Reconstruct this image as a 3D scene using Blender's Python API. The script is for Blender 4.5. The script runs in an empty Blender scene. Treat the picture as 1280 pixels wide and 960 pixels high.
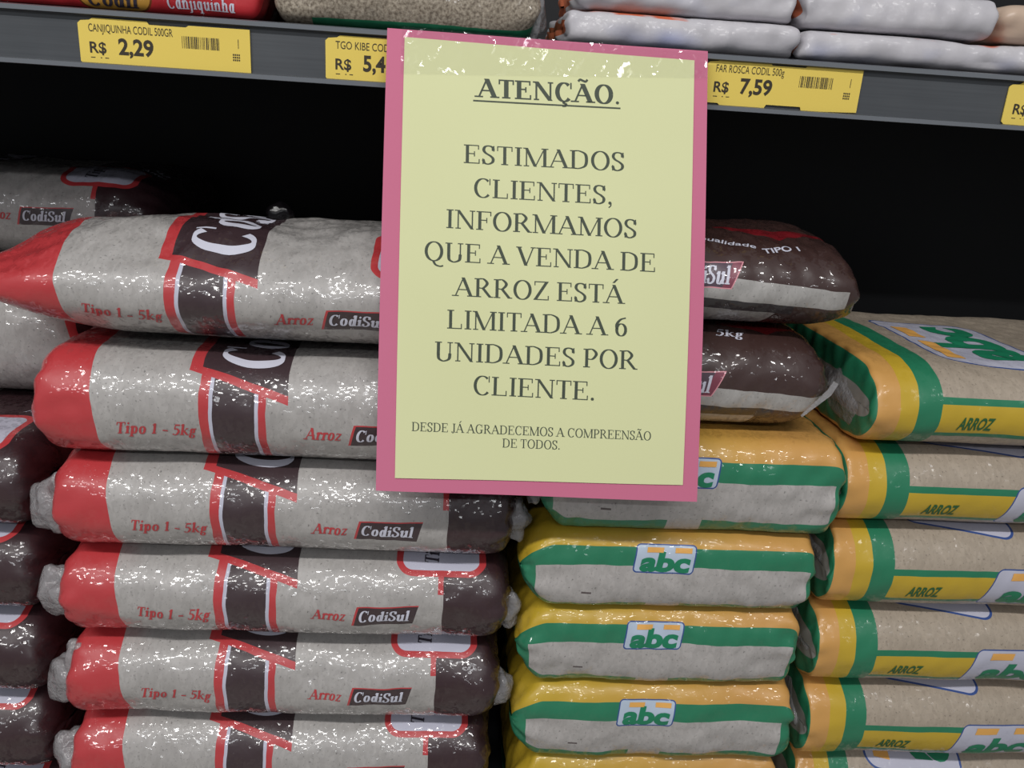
import bpy, math, random
import numpy as np
from mathutils import Matrix, Vector

# ================================================================ camera
sc = bpy.context.scene
COL = sc.collection
PITCH, YAW, ROLL = math.radians(18), math.radians(4), .065
fw = Vector((math.sin(YAW)*math.cos(PITCH), math.cos(YAW)*math.cos(PITCH), -math.sin(PITCH)))
r0 = Vector((math.cos(YAW), -math.sin(YAW), 0)); u0 = r0.cross(fw)
rt = r0*math.cos(ROLL)+u0*math.sin(ROLL); up = u0*math.cos(ROLL)-r0*math.sin(ROLL)
cd = bpy.data.cameras.new('camera'); cam = bpy.data.objects.new('camera', cd); COL.objects.link(cam)
cam.matrix_world = Matrix(((rt.x, up.x, -fw.x, 0), (rt.y, up.y, -fw.y, 0), (rt.z, up.z, -fw.z, 1.4), (0, 0, 0, 1)))
cd.sensor_fit = 'HORIZONTAL'; cd.sensor_width = 36; cd.lens = 36*1000/1280; cd.clip_start = .02
sc.camera = cam

# ================================================================ light
vs = sc.view_settings
vs.view_transform = 'Standard'; vs.look = 'None'; vs.gamma = 1; vs.use_curve_mapping = False
vs.exposure = -.10
w = bpy.data.worlds.new('world'); sc.world = w; w.use_nodes = True
w.node_tree.nodes['Background'].inputs[0].default_value = (.90, .94, 1, 1)
w.node_tree.nodes['Background'].inputs[1].default_value = .22
def area(name, loc, rot, sx, sy, e, col=(1, 1, 1)):
    l = bpy.data.lights.new(name, 'AREA'); l.shape = 'RECTANGLE'; l.size = sx; l.size_y = sy; l.energy = e; l.color = col
    o = bpy.data.objects.new(name, l); COL.objects.link(o); o.location = loc; o.rotation_euler = rot
    return o
# two rows of ceiling tubes over the aisle
area('ceiling_tube_light', (-.6, -.80, 2.9), (math.radians(22), 0, 0), 3.0, .07, 46, (1, .985, .965))
area('ceiling_tube_light', (-.3, -2.4, 2.9), (math.radians(32), 0, 0), 3.6, .07, 22, (.95, .97, 1))



# ---------------------------------------------------------------- bag surface
def waves(seed, n, f0, f1):
    r = random.Random(seed); out = []
    for _ in range(n):
        f = r.uniform(f0, f1); a = r.uniform(0, 2*math.pi)
        out.append((f*math.cos(a), f*math.sin(a), r.uniform(0, 2*math.pi)))
    return out

class Bag:
    """A filled film bag: flat top and bottom, rounded front and back, closed ends.
    u = metres along the bag from its left shoulder (negative on the end face),
    v = metres round it from the front middle, upwards positive."""
    def __init__(s, xL, xR, zb, zt, yf, W=.25, r=.045, m=2.2, eL=.03, pL=3., eR=.03, pR=3.,
                 k=.3, seed=0, du=0., dv=0., amp=.0012, fine=.0004, pleat=.0015, toplump=.25, yaw=0., sag=0.):
        s.__dict__.update(locals())
        s.L = xR-xL; s.b = (zt-zb)/2-.0006; s.a = W/2
        s.zc = (zt+zb)/2; s.yc = yf+W/2
        # cross-section, front middle -> up -> back -> bottom -> front
        t = np.linspace(0, math.pi/2, 60)
        cy = -(s.a-r)-r*np.cos(t)**(2/m); cz = s.b*np.sin(t)**(2/m)
        top = np.linspace(-(s.a-r), s.a-r, 60)[1:-1]
        q = np.concatenate([cy, top, -cy[::-1]]); z = np.concatenate([cz, np.full(58, s.b), cz[::-1]])
        q = np.concatenate([q, q[::-1][1:]]); z = np.concatenate([z, -z[::-1][1:]])
        d = np.concatenate([[0], np.cumsum(np.hypot(np.diff(q), np.diff(z)))])
        s.C = d[-1]; s.tab = (d, q, z)
        def end(e, p):
            f = np.linspace(0, math.pi/2, 50)
            X = e*(1-np.cos(f)**(2/p)); g = np.sin(f)**(2/p)
            l = np.concatenate([[0], np.cumsum(np.hypot(np.diff(X), np.diff(g*s.b)))])
            return l-l[-1]+e, X, g
        s.el = end(eL, pL); s.er = end(eR, pR)
        s.u0 = s.el[0][0]; s.u1 = s.L-s.er[0][0]
        s.w1 = waves(seed*7+1, 9, 30, 90); s.w2 = waves(seed*7+2, 12, 150, 420)
        s.ph = random.Random(seed).uniform(0, 6)
    def base(s, u, v):
        d, q, z = s.tab
        vv = np.mod(v, s.C)
        y = np.interp(vv, d, q); zz = np.interp(vv, d, z)
        ur = s.L-u
        X = np.where(u < s.eL, np.interp(u, s.el[0], s.el[1]), np.where(ur < s.eR, s.L-np.interp(ur, s.er[0], s.er[1]), u))
        gl = np.where(u < s.eL, np.interp(u, s.el[0], s.el[2]), 1.)
        gr = np.where(ur < s.eR, np.interp(ur, s.er[0], s.er[2]), 1.)
        g = gl*gr
        y = y*(1-s.k*(1-g)**1.5); zz = zz*g
        return X, y, zz, g
    def disp(s, u, v):
        h = 0
        for a, b, c in s.w1: h = h+np.sin(a*u+b*v+c)
        h = h*s.amp/3
        f = 0
        for a, b, c in s.w2: f = f+np.sin(a*u+b*v+c)
        f = f*s.fine/3
        ur = s.L-u
        fl = np.exp(-np.maximum(u+.01, 0)/.028)+np.exp(-np.maximum(ur+.01, 0)/.028)
        p = s.pleat*np.minimum(fl, 1)*(np.sin(190*v+s.ph+60*u)+.6*np.sin(310*v+2*s.ph-90*u))
        return h+f, p
    def pt(s, u, v, off=0.):
        u = np.asarray(u, float); v = np.asarray(v, float)
        X, y, z, g = s.base(u, v)
        e = 1e-3
        X2, y2, z2, _ = s.base(np.clip(u+e, s.u0, s.u1), v); X1, y1, z1, _ = s.base(np.clip(u-e, s.u0, s.u1), v)
        X4, y4, z4, _ = s.base(u, v+e); X3, y3, z3, _ = s.base(u, v-e)
        du = np.stack([X2-X1, y2-y1, z2-z1], -1); dv = np.stack([X4-X3, y4-y3, z4-z3], -1)
        n = np.cross(du, dv)
        n = n/(np.linalg.norm(n, axis=-1, keepdims=True)+1e-12)
        lump, pl = s.disp(u, v)
        flat = np.clip((np.abs(n[..., 2])-.5)/.45, 0, 1)
        isl = np.where(n[..., 2] > 0, s.toplump, .15)
        h = lump*(1-flat*(1-isl))+pl*g*(1-.9*flat)-np.abs(lump)*flat*.2+off
        P = np.stack([X-s.L/2, y, z], -1)+n*h[..., None]
        if s.sag: P[..., 2] -= s.sag*((X-s.L/2)/(s.L/2))**2
        c, w = math.cos(s.yaw), math.sin(s.yaw)
        x = P[..., 0]*c-P[..., 1]*w; y = P[..., 0]*w+P[..., 1]*c
        return np.stack([x, y, P[..., 2]], -1)   # about the bag's centre
    @property
    def centre(s): return ((s.xL+s.xR)/2, s.yc, s.zc)

# ================================================================ materials
def srgb(r, g, b):
    f = lambda c: c/12.92 if c <= .04045 else ((c+.055)/1.055)**2.4
    return (f(r/255), f(g/255), f(b/255), 1)

def pmat(name, col, rough=.5, spec=.5, metal=0., alpha=1., trans=0.):
    m = bpy.data.materials.new(name); m.use_nodes = True
    b = m.node_tree.nodes['Principled BSDF']
    b.inputs['Base Color'].default_value = col; b.inputs['Roughness'].default_value = rough
    b.inputs['Specular IOR Level'].default_value = spec; b.inputs['Metallic'].default_value = metal
    b.inputs['Alpha'].default_value = alpha; b.inputs['Transmission Weight'].default_value = trans
    return m

class NT:
    """Small helper that writes node expressions."""
    def __init__(s, m):
        s.m = m; s.t = m.node_tree; s.bsdf = s.t.nodes['Principled BSDF']
    def node(s, k, **kw):
        n = s.t.nodes.new(k)
        for a, b in kw.items(): setattr(n, a, b)
        return n
    def put(s, sock, v):
        if hasattr(v, 'node'): s.t.links.new(v, sock)
        else: sock.default_value = v
    def M(s, op, a, b=0., c=None):
        n = s.node('ShaderNodeMath', operation=op)
        s.put(n.inputs[0], a); s.put(n.inputs[1], b)
        if c is not None: s.put(n.inputs[2], c)
        return n.outputs[0]
    def add(s, a, b): return s.M('ADD', a, b)
    def sub(s, a, b): return s.M('SUBTRACT', a, b)
    def mul(s, a, b): return s.M('MULTIPLY', a, b)
    def gt(s, a, b): return s.M('GREATER_THAN', a, b)
    def lt(s, a, b): return s.M('LESS_THAN', a, b)
    def all(s, *a):
        r = a[0]
        for x in a[1:]: r = s.mul(r, x)
        return r
    def any(s, a, b): return s.M('MAXIMUM', a, b)
    def rect(s, u, v, a, b, c, d): return s.all(s.gt(u, a), s.lt(u, b), s.gt(v, c), s.lt(v, d))
    def box(s, u, v, cx, cy, hx, hy, r):
        """signed distance to a rounded rectangle"""
        qx = s.M('MAXIMUM', s.sub(s.M('ABSOLUTE', s.sub(u, cx)), hx-r), 0.)
        qy = s.M('MAXIMUM', s.sub(s.M('ABSOLUTE', s.sub(v, cy)), hy-r), 0.)
        return s.sub(s.M('SQRT', s.add(s.mul(qx, qx), s.mul(qy, qy))), r)
    def mix(s, f, a, b):
        n = s.node('ShaderNodeMix', data_type='RGBA')
        s.put(n.inputs[0], f); s.put(n.inputs[6], a); s.put(n.inputs[7], b)
        return n.outputs[2]
    def uv(s):
        t = s.node('ShaderNodeTexCoord'); x = s.node('ShaderNodeSeparateXYZ')
        s.t.links.new(t.outputs['UV'], x.inputs[0])
        return t, x.outputs[0], x.outputs[1]
    def noise(s, vec, scale, detail=2., rough=.5, w=None):
        n = s.node('ShaderNodeTexNoise', noise_dimensions='4D'); s.put(n.inputs['Vector'], vec)
        n.inputs['Scale'].default_value = scale; n.inputs['Detail'].default_value = detail; n.inputs['Roughness'].default_value = rough
        if w is not None: s.put(n.inputs['W'], w)
        return n.outputs[0]
    def voro(s, vec, scale, feat='F1', rnd=1.):
        n = s.node('ShaderNodeTexVoronoi', feature=feat); s.put(n.inputs['Vector'], vec); n.inputs['Scale'].default_value = scale
        n.inputs['Randomness'].default_value = rnd
        return n
    def ramp(s, x, a, b):
        n = s.node('ShaderNodeMapRange'); s.put(n.inputs[0], x); n.inputs[1].default_value = a; n.inputs[2].default_value = b
        return n.outputs[0]

def film_finish(N, tc, col, crinkle=.42, gloss=.09, rough=.42, coat=.85, scale=1.):
    """shiny crinkled plastic film over the printed colour"""
    oi = N.node('ShaderNodeObjectInfo').outputs['Random']
    rnd = N.mul(oi, 37.)
    uvv = tc.outputs['UV']
    n1 = N.noise(uvv, 70*scale, 2., .5, rnd); n2 = N.noise(uvv, 260*scale, 1., .5, rnd)
    wn = N.node('ShaderNodeVectorMath', operation='ADD')
    N.t.links.new(uvv, wn.inputs[0])
    sc_ = N.node('ShaderNodeVectorMath', operation='SCALE'); cmb = N.node('ShaderNodeCombineXYZ')
    N.put(cmb.inputs[0], n1); N.put(cmb.inputs[1], n2); N.put(cmb.inputs[2], rnd)
    N.t.links.new(cmb.outputs[0], sc_.inputs[0]); sc_.inputs['Scale'].default_value = .016
    N.t.links.new(sc_.outputs[0], wn.inputs[1])
    h = N.add(n1, N.mul(n2, .25))
    b2 = N.node('ShaderNodeBump'); b2.inputs['Strength'].default_value = crinkle*.3; b2.inputs['Distance'].default_value = .003
    N.put(b2.inputs['Height'], h)
    vc = N.voro(wn.outputs[0], 310*scale)
    ad = N.node('ShaderNodeVectorMath', operation='MULTIPLY_ADD'); N.t.links.new(vc.outputs['Color'], ad.inputs[0])
    ad.inputs[1].default_value = (crinkle,)*3; ad.inputs[2].default_value = (-.5*crinkle,)*3
    ad2 = N.node('ShaderNodeVectorMath', operation='ADD'); N.t.links.new(ad.outputs[0], ad2.inputs[0]); N.t.links.new(b2.outputs[0], ad2.inputs[1])
    b1 = N.node('ShaderNodeVectorMath', operation='NORMALIZE'); N.t.links.new(ad2.outputs[0], b1.inputs[0])
    B = N.bsdf
    N.put(B.inputs['Base Color'], col); B.inputs['Roughness'].default_value = rough
    B.inputs['Coat Weight'].default_value = coat; B.inputs['Coat Roughness'].default_value = gloss
    N.t.links.new(b1.outputs[0], B.inputs['Coat Normal']); N.t.links.new(b2.outputs[0], B.inputs['Normal'])

def rice_colour(N, tc, base, dark):
    """grains of rice seen through clear film"""
    mp = N.node('ShaderNodeMapping'); N.t.links.new(tc.outputs['UV'], mp.inputs[0])
    mp.inputs['Rotation'].default_value = (0, 0, .5); mp.inputs['Scale'].default_value = (1, .55, 1)
    v = N.voro(mp.outputs[0], 420)
    g = N.node('ShaderNodeSeparateXYZ'); N.t.links.new(v.outputs['Color'], g.inputs[0])
    n = N.noise(tc.outputs['UV'], 60, 3.)
    n3 = N.noise(tc.outputs['UV'], 420, 2., .6)
    speck = N.mul(N.ramp(n3, .60, .72), .7)
    f = N.add(N.mul(g.outputs[0], .28), N.mul(n, .45))
    c = N.mix(f, base, dark)
    return N.mix(speck, c, tuple(x*.35 for x in dark[:3])+(1,))

RED = srgb(186, 58, 62); BROWN = srgb(54, 33, 37); DARK = srgb(60, 44, 48); WHITE = srgb(190, 190, 206)
GREEN = srgb(38, 122, 88); YEL = srgb(196, 164, 48); ORANGE = srgb(206, 154, 84); BLUE = srgb(52, 80, 142)

def mat_red_rice(back=False):
    m = pmat('red_rice_film', RED); N = NT(m); tc, u, v = N.uv()
    wob = N.mul(N.sub(N.noise(tc.outputs['UV'], 40, 2.), .5), .003)
    u = N.add(u, wob); v = N.add(v, N.mul(wob, .6))
    c = rice_colour(N, tc, srgb(182, 178, 175), srgb(138, 134, 131))
    if back:
        d = N.sub(u, N.add(.338, N.mul(v, -.30)))
        c = N.mix(N.gt(d, 0.), c, RED); c = N.mix(N.gt(d, .010), c, BROWN)
        c = N.mix(N.lt(u, .043), c, RED)
        film_finish(N, tc, c); return m
    c = N.mix(N.lt(u, N.add(.0475, N.mul(v, -.10))), c, RED)
    # upright block: red, white, brown, white, red
    blk = N.gt(v, -.031)
    low = N.sub(.0447, N.mul(N.sub(u, .110), .33))          # lower edge of the slanted red rule
    under = N.lt(v, N.add(low, .002))
    for a, b, k in ((.119, .1655, RED), (.1258, .1602, WHITE), (.1284, .1576, DARK)):
        c = N.mix(N.all(N.gt(u, a), N.lt(u, b), blk, under), c, k)
    # big dark panel on the top face with a red rule
    le = N.sub(.110, N.mul(N.sub(v, .044), .06)); re = N.sub(.181, N.mul(N.sub(v, .02), .05))
    pan = N.all(N.gt(v, low), N.gt(u, le), N.lt(u, re), N.lt(v, .235))
    c = N.mix(pan, c, RED)
    c = N.mix(N.all(N.gt(v, N.add(low, .0065)), N.gt(u, N.add(le, .0085)), N.lt(u, re), N.lt(v, .235)), c, DARK)
    # brown right end, red tick, white label with red border
    c = N.mix(N.any(N.gt(u, .2925), N.all(N.gt(u, .262), N.gt(v, .075))), c, BROWN)
    c = N.mix(N.rect(u, v, .2882, .2925, .019, .036), c, RED)
    d = N.box(u, v, .290, .063, .0352, .0300, .0135)
    c = N.mix(N.lt(d, 0.), c, RED); c = N.mix(N.lt(d, -.0052), c, WHITE)
    # badge
    bu = N.sub(u, N.mul(v, .27)); bv = N.sub(v, N.mul(N.sub(u, .225), .03))
    c = N.mix(N.rect(bu, bv, .2245, .2712, -.0085, .0082), c, RED)
    c = N.mix(N.rect(bu, bv, .2262, .2712, -.0085, .0072), c, DARK)
    film_finish(N, tc, c)
    return m

def mat_green_front():
    m = pmat('green_rice_film_front', GREEN); N = NT(m); tc, u, v = N.uv()
    v0 = v
    wob = N.mul(N.sub(N.noise(tc.outputs['UV'], 30, 2.), .5), .002); u = N.add(u, wob)
    c = rice_colour(N, tc, srgb(182, 168, 151), srgb(138, 126, 112))
    fr = N.gt(u, .045)
    c = N.mix(N.all(fr, N.gt(v, -.0245), N.lt(v, .0085)), c, GREEN)
    c = N.mix(N.all(fr, N.gt(v, -.0203), N.lt(v, .0030)), c, YEL)
    c = N.mix(N.lt(u, .0505), c, GREEN)
    c = N.mix(N.lt(u, .0325), c, YEL); c = N.mix(N.lt(u, .0185), c, ORANGE)
    c = N.mix(N.lt(u, .000), c, GREEN); c = N.mix(N.lt(u, -.0185), c, srgb(150, 148, 144))
    c = N.mix(N.gt(u, .31), c, GREEN)
    # slanted white badge on the front
    d = N.box(N.sub(u, N.mul(v, .22)), v, .176, -.0085, .040, .0195, .005)
    c = N.mix(N.lt(d, 0.), c, BLUE); c = N.mix(N.lt(d, -.0012), c, WHITE)
    # large white panel on the top face
    d = N.box(u, N.add(v0, N.mul(N.sub(u, .112), .20)), .112, .108, .045, .066, .012)
    c = N.mix(N.lt(d, 0.), c, BLUE); c = N.mix(N.lt(d, -.0020), c, WHITE)
    film_finish(N, tc, c, crinkle=.38, coat=.45, gloss=.16, rough=.45)
    return m

def mat_green_side():
    m = pmat('green_rice_film_side', GREEN); N = NT(m); tc, u, v = N.uv()
    wob = N.mul(N.sub(N.noise(tc.outputs['UV'], 30, 2.), .5), .002)
    u = N.add(u, wob); v = N.add(N.add(v, .0115), wob)
    c = N.mix(N.ramp(u, .02, .2), YEL, ORANGE)
    c = N.mix(N.lt(v, .0362), c, GREEN)
    rice = rice_colour(N, tc, srgb(190, 185, 182), srgb(148, 144, 141))
    c = N.mix(N.rect(u, v, N.add(.0125, N.mul(v, -.05)), .2310, -.0140, .0205), c, rice)
    c = N.mix(N.all(N.lt(v, -.0135), N.gt(u, .105), N.lt(u, .132)), c, rice)
    c = N.mix(N.rect(u, v, .052, .060, -.0042, -.0026), c, srgb(90, 80, 80))
    d = N.box(N.sub(u, N.mul(N.sub(v, .027), .10)), v, .1150, .0271, .0238, .0121, .0035)
    c = N.mix(N.lt(d, 0.), c, BLUE); c = N.mix(N.lt(d, -.0011), c, srgb(184, 198, 216))
    film_finish(N, tc, c, crinkle=.45, coat=.6, gloss=.10)
    return m

def mat_brown():
    m = pmat('brown_rice_film', BROWN); N = NT(m); tc, u, v = N.uv()
    wob = N.mul(N.sub(N.noise(tc.outputs['UV'], 40, 2.), .5), .003); v = N.add(v, wob)
    BR = srgb(62, 42, 39)
    c = N.mix(N.all(N.gt(u, .135), N.gt(N.add(v, N.mul(wob, 6.)), N.add(.052, N.mul(N.M('ABSOLUTE', N.sub(u, .18)), .35)))), BR, srgb(120, 24, 32))
    c = N.mix(N.gt(v, .075), c, BR)
    rice = rice_colour(N, tc, srgb(184, 181, 178), srgb(140, 137, 134))
    t = N.sub(.0020, N.mul(N.sub(u, .12), .07))
    top = N.lt(v, t); bot = N.gt(v, N.sub(t, .0155))
    c = N.mix(N.all(top, bot, N.lt(u, .224), N.gt(u, .01)), c, rice)
    c = N.mix(N.all(N.lt(v, N.sub(t, .0155)), N.gt(v, N.sub(t, .0245)), N.gt(u, .06), N.lt(u, .185)), c, srgb(46, 42, 46))
    c = N.mix(N.all(N.lt(v, N.sub(t, .0245)), N.gt(u, .06), N.lt(u, N.add(.180, N.mul(v, .25)))), c, rice)
    bu = N.sub(u, N.mul(v, .45))
    c = N.mix(N.rect(bu, v, .090, .1385, -.0068, .0128), c, srgb(220, 150, 160))
    c = N.mix(N.rect(bu, v, .091, .1376, -.0060, .0120), c, srgb(128, 60, 78))
    c = N.mix(N.rect(bu, v, .091, .1310, -.0060, .0120), c, srgb(84, 66, 78))
    film_finish(N, tc, c, crinkle=.5)
    return m

def mat_flour():
    m = pmat('flour_film', WHITE); N = NT(m); tc, u, v = N.uv()
    n = N.noise(tc.outputs['UV'], 18, 2., .5, N.mul(N.node('ShaderNodeObjectInfo').outputs['Random'], 50.))
    c = N.mix(N.noise(tc.outputs['UV'], 50, 3.), srgb(206, 203, 206), srgb(180, 177, 184))
    c = N.mix(N.mul(N.gt(v, .0095), N.ramp(n, .58, .62)), c, srgb(206, 104, 70))
    c = N.mix(N.mul(N.mul(N.ramp(v, .004, -.004), N.ramp(n, .52, .72)), .6), c, srgb(140, 154, 206))
    c = N.mix(N.lt(u, N.add(-.010, N.mul(n, .016))), c, srgb(190, 104, 70))
    film_finish(N, tc, c, crinkle=.5, coat=.35, gloss=.2, rough=.55)
    return m

def mat_red_pack():
    m = pmat('grits_film', RED); N = NT(m); tc, u, v = N.uv()
    c = N.mix(N.lt(v, -.0300), srgb(190, 40, 48), srgb(120, 26, 32))
    d = N.box(u, v, .0880, -.0185, .026, .0125, .0124)
    c = N.mix(N.lt(d, 0.), c, srgb(120, 60, 20)); c = N.mix(N.lt(d, -.0014), c, srgb(202, 150, 62))
    film_finish(N, tc, c, crinkle=.3, coat=.4, gloss=.15)
    return m

def mat_kibe():
    m = pmat('wheat_film', GREEN); N = NT(m); tc, u, v = N.uv()
    n = N.noise(tc.outputs['UV'], 420, 2., .6)
    c = N.mix(N.ramp(n, .35, .65), srgb(184, 172, 154), srgb(110, 98, 84))
    c = N.mix(N.all(N.lt(v, -.0262), N.gt(u, .03)), c, srgb(30, 118, 82))
    film_finish(N, tc, c, crinkle=.5, coat=.6, gloss=.1)
    return m

def mat_clear():
    m = pmat('clear_film', srgb(176, 174, 176), .16, .6, alpha=.54)
    N = NT(m); tc = N.node('ShaderNodeTexCoord')
    n = N.noise(tc.outputs['Object'], 160, 3., .6)
    b = N.node('ShaderNodeBump'); b.inputs['Strength'].default_value = .7; b.inputs['Distance'].default_value = .004
    N.put(b.inputs['Height'], n); N.t.links.new(b.outputs[0], N.bsdf.inputs['Normal'])
    vc = N.voro(tc.outputs['Object'], 240)
    ad = N.node('ShaderNodeVectorMath', operation='MULTIPLY_ADD'); N.t.links.new(vc.outputs['Color'], ad.inputs[0]); ad.inputs[1].default_value = (.7,)*3; ad.inputs[2].default_value = (-.35,)*3
    a2 = N.node('ShaderNodeVectorMath', operation='ADD'); N.t.links.new(ad.outputs[0], a2.inputs[0]); N.t.links.new(b.outputs[0], a2.inputs[1])
    nn = N.node('ShaderNodeVectorMath', operation='NORMALIZE'); N.t.links.new(a2.outputs[0], nn.inputs[0]); N.t.links.new(nn.outputs[0], N.bsdf.inputs['Coat Normal'])
    N.bsdf.inputs['Coat Weight'].default_value = 1.; N.bsdf.inputs['Coat Roughness'].default_value = .08
    return m

def mat_tape():
    m = bpy.data.materials.new('clear_tape'); m.use_nodes = True; t = m.node_tree; t.nodes.clear()
    N = NT.__new__(NT); N.m = m; N.t = t
    out = N.node('ShaderNodeOutputMaterial'); mx = N.node('ShaderNodeMixShader')
    tr = N.node('ShaderNodeBsdfTransparent'); gl = N.node('ShaderNodeBsdfGlossy'); gl.inputs['Roughness'].default_value = .08
    tc = N.node('ShaderNodeTexCoord'); n = N.noise(tc.outputs['UV'], 55, 3., .6)
    wv = N.node('ShaderNodeVectorMath', operation='MULTIPLY_ADD'); t.links.new(tc.outputs['UV'], wv.inputs[0]); wv.inputs[1].default_value = (1, 1, 1)
    cb = N.node('ShaderNodeCombineXYZ'); N.put(cb.inputs[0], N.mul(n, .03)); N.put(cb.inputs[1], N.mul(n, -.05)); t.links.new(cb.outputs[0], wv.inputs[2])
    vc = N.voro(wv.outputs[0], 360)
    ad = N.node('ShaderNodeVectorMath', operation='MULTIPLY_ADD'); t.links.new(vc.outputs['Color'], ad.inputs[0]); ad.inputs[1].default_value = (1.1,)*3; ad.inputs[2].default_value = (-.55,)*3
    ge = N.node('ShaderNodeNewGeometry'); a2 = N.node('ShaderNodeVectorMath', operation='ADD'); t.links.new(ad.outputs[0], a2.inputs[0]); t.links.new(ge.outputs['Normal'], a2.inputs[1])
    nn = N.node('ShaderNodeVectorMath', operation='NORMALIZE'); t.links.new(a2.outputs[0], nn.inputs[0]); t.links.new(nn.outputs[0], gl.inputs['Normal'])
    mx.inputs[0].default_value = .038
    t.links.new(tr.outputs[0], mx.inputs[1]); t.links.new(gl.outputs[0], mx.inputs[2])
    t.links.new(mx.outputs[0], out.inputs[0])
    return m

def mat_rail():
    m = pmat('grey_rail_plastic', srgb(104, 107, 112), .32, .5); N = NT(m)
    tc = N.node('ShaderNodeTexCoord'); mp = N.node('ShaderNodeMapping'); N.t.links.new(tc.outputs['Object'], mp.inputs[0])
    mp.inputs['Scale'].default_value = (3, 1, 160)
    n = N.noise(mp.outputs[0], 3, 4., .6); n2 = N.noise(tc.outputs['Object'], 14, 3.)
    N.put(N.bsdf.inputs['Base Color'], N.mix(N.mul(N.add(n, n2), .5), srgb(54, 57, 61), srgb(94, 97, 101)))
    N.put(N.bsdf.inputs['Roughness'], N.add(.22, N.mul(n2, .3)))
    return m

def mat_paper(name, a, b):
    m = pmat(name, a, .7, .25); N = NT(m); tc = N.node('ShaderNodeTexCoord')
    n = N.noise(tc.outputs['Object'], 9, 3.); f = N.noise(tc.outputs['Object'], 900, 2.)
    N.put(N.bsdf.inputs['Base Color'], N.mix(N.add(N.mul(n, .7), N.mul(f, .3)), a, b))
    return m

MAT = dict(
    red_rice=mat_red_rice(), red_back=mat_red_rice(True), front=mat_green_front(),
    side=mat_green_side(), brown=mat_brown(), flour=mat_flour(), grits=mat_red_pack(), wheat=mat_kibe(),
    clear=mat_clear(), tape=mat_tape(), rail=mat_rail(),
    pink=mat_paper('pink_paper', srgb(206, 118, 148), srgb(198, 108, 136)), yellow=mat_paper('yellow_paper', srgb(222, 224, 176), srgb(214, 216, 166)),
    tag=mat_paper('yellow_tag_card', srgb(238, 212, 106), srgb(230, 202, 96)),
    ink=pmat('grey_black_ink', srgb(70, 78, 66), .6, .3), tagink=pmat('brown_black_ink', srgb(62, 56, 46), .6, .3),
    redink=pmat('red_ink', srgb(186, 66, 70), .35), whiteink=pmat('white_ink', srgb(206, 206, 220), .35),
    darkink=pmat('dark_ink', srgb(52, 46, 58), .35), greenink=pmat('green_ink', srgb(34, 128, 92), .35),
    dgreenink=pmat('dark_green_ink', srgb(48, 96, 56), .35), orangeink=pmat('orange_ink', srgb(230, 172, 92), .35),
    black=pmat('black_steel', srgb(34, 34, 36), .55, .3), dark=pmat('dark_grey_steel', srgb(58, 60, 64), .45, .4),
    edge=pmat('light_rail_lip', srgb(112, 116, 122), .2, .6), floor=pmat('floor_tile', srgb(176, 172, 164), .35),
    blackfilm=pmat('black_film', srgb(12, 10, 12), .18, .25), beige=pmat('beige_film', srgb(200, 176, 156), .35),
)

# ================================================================ lettering
def smooth(pts, n=7):
    if len(pts) < 3: return pts
    P = [np.array(p, float) for p in pts]; P = [2*P[0]-P[1]]+P+[2*P[-1]-P[-2]]; out = []
    for i in range(1, len(P)-2):
        a, b, c, d = P[i-1:i+3]
        for k in range(n):
            t = k/n
            out.append(.5*((2*b)+(c-a)*t+(2*a-5*b+4*c-d)*t*t+(3*b-a-3*c+d)*t**3))
    out.append(P[-2]); return out

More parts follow.
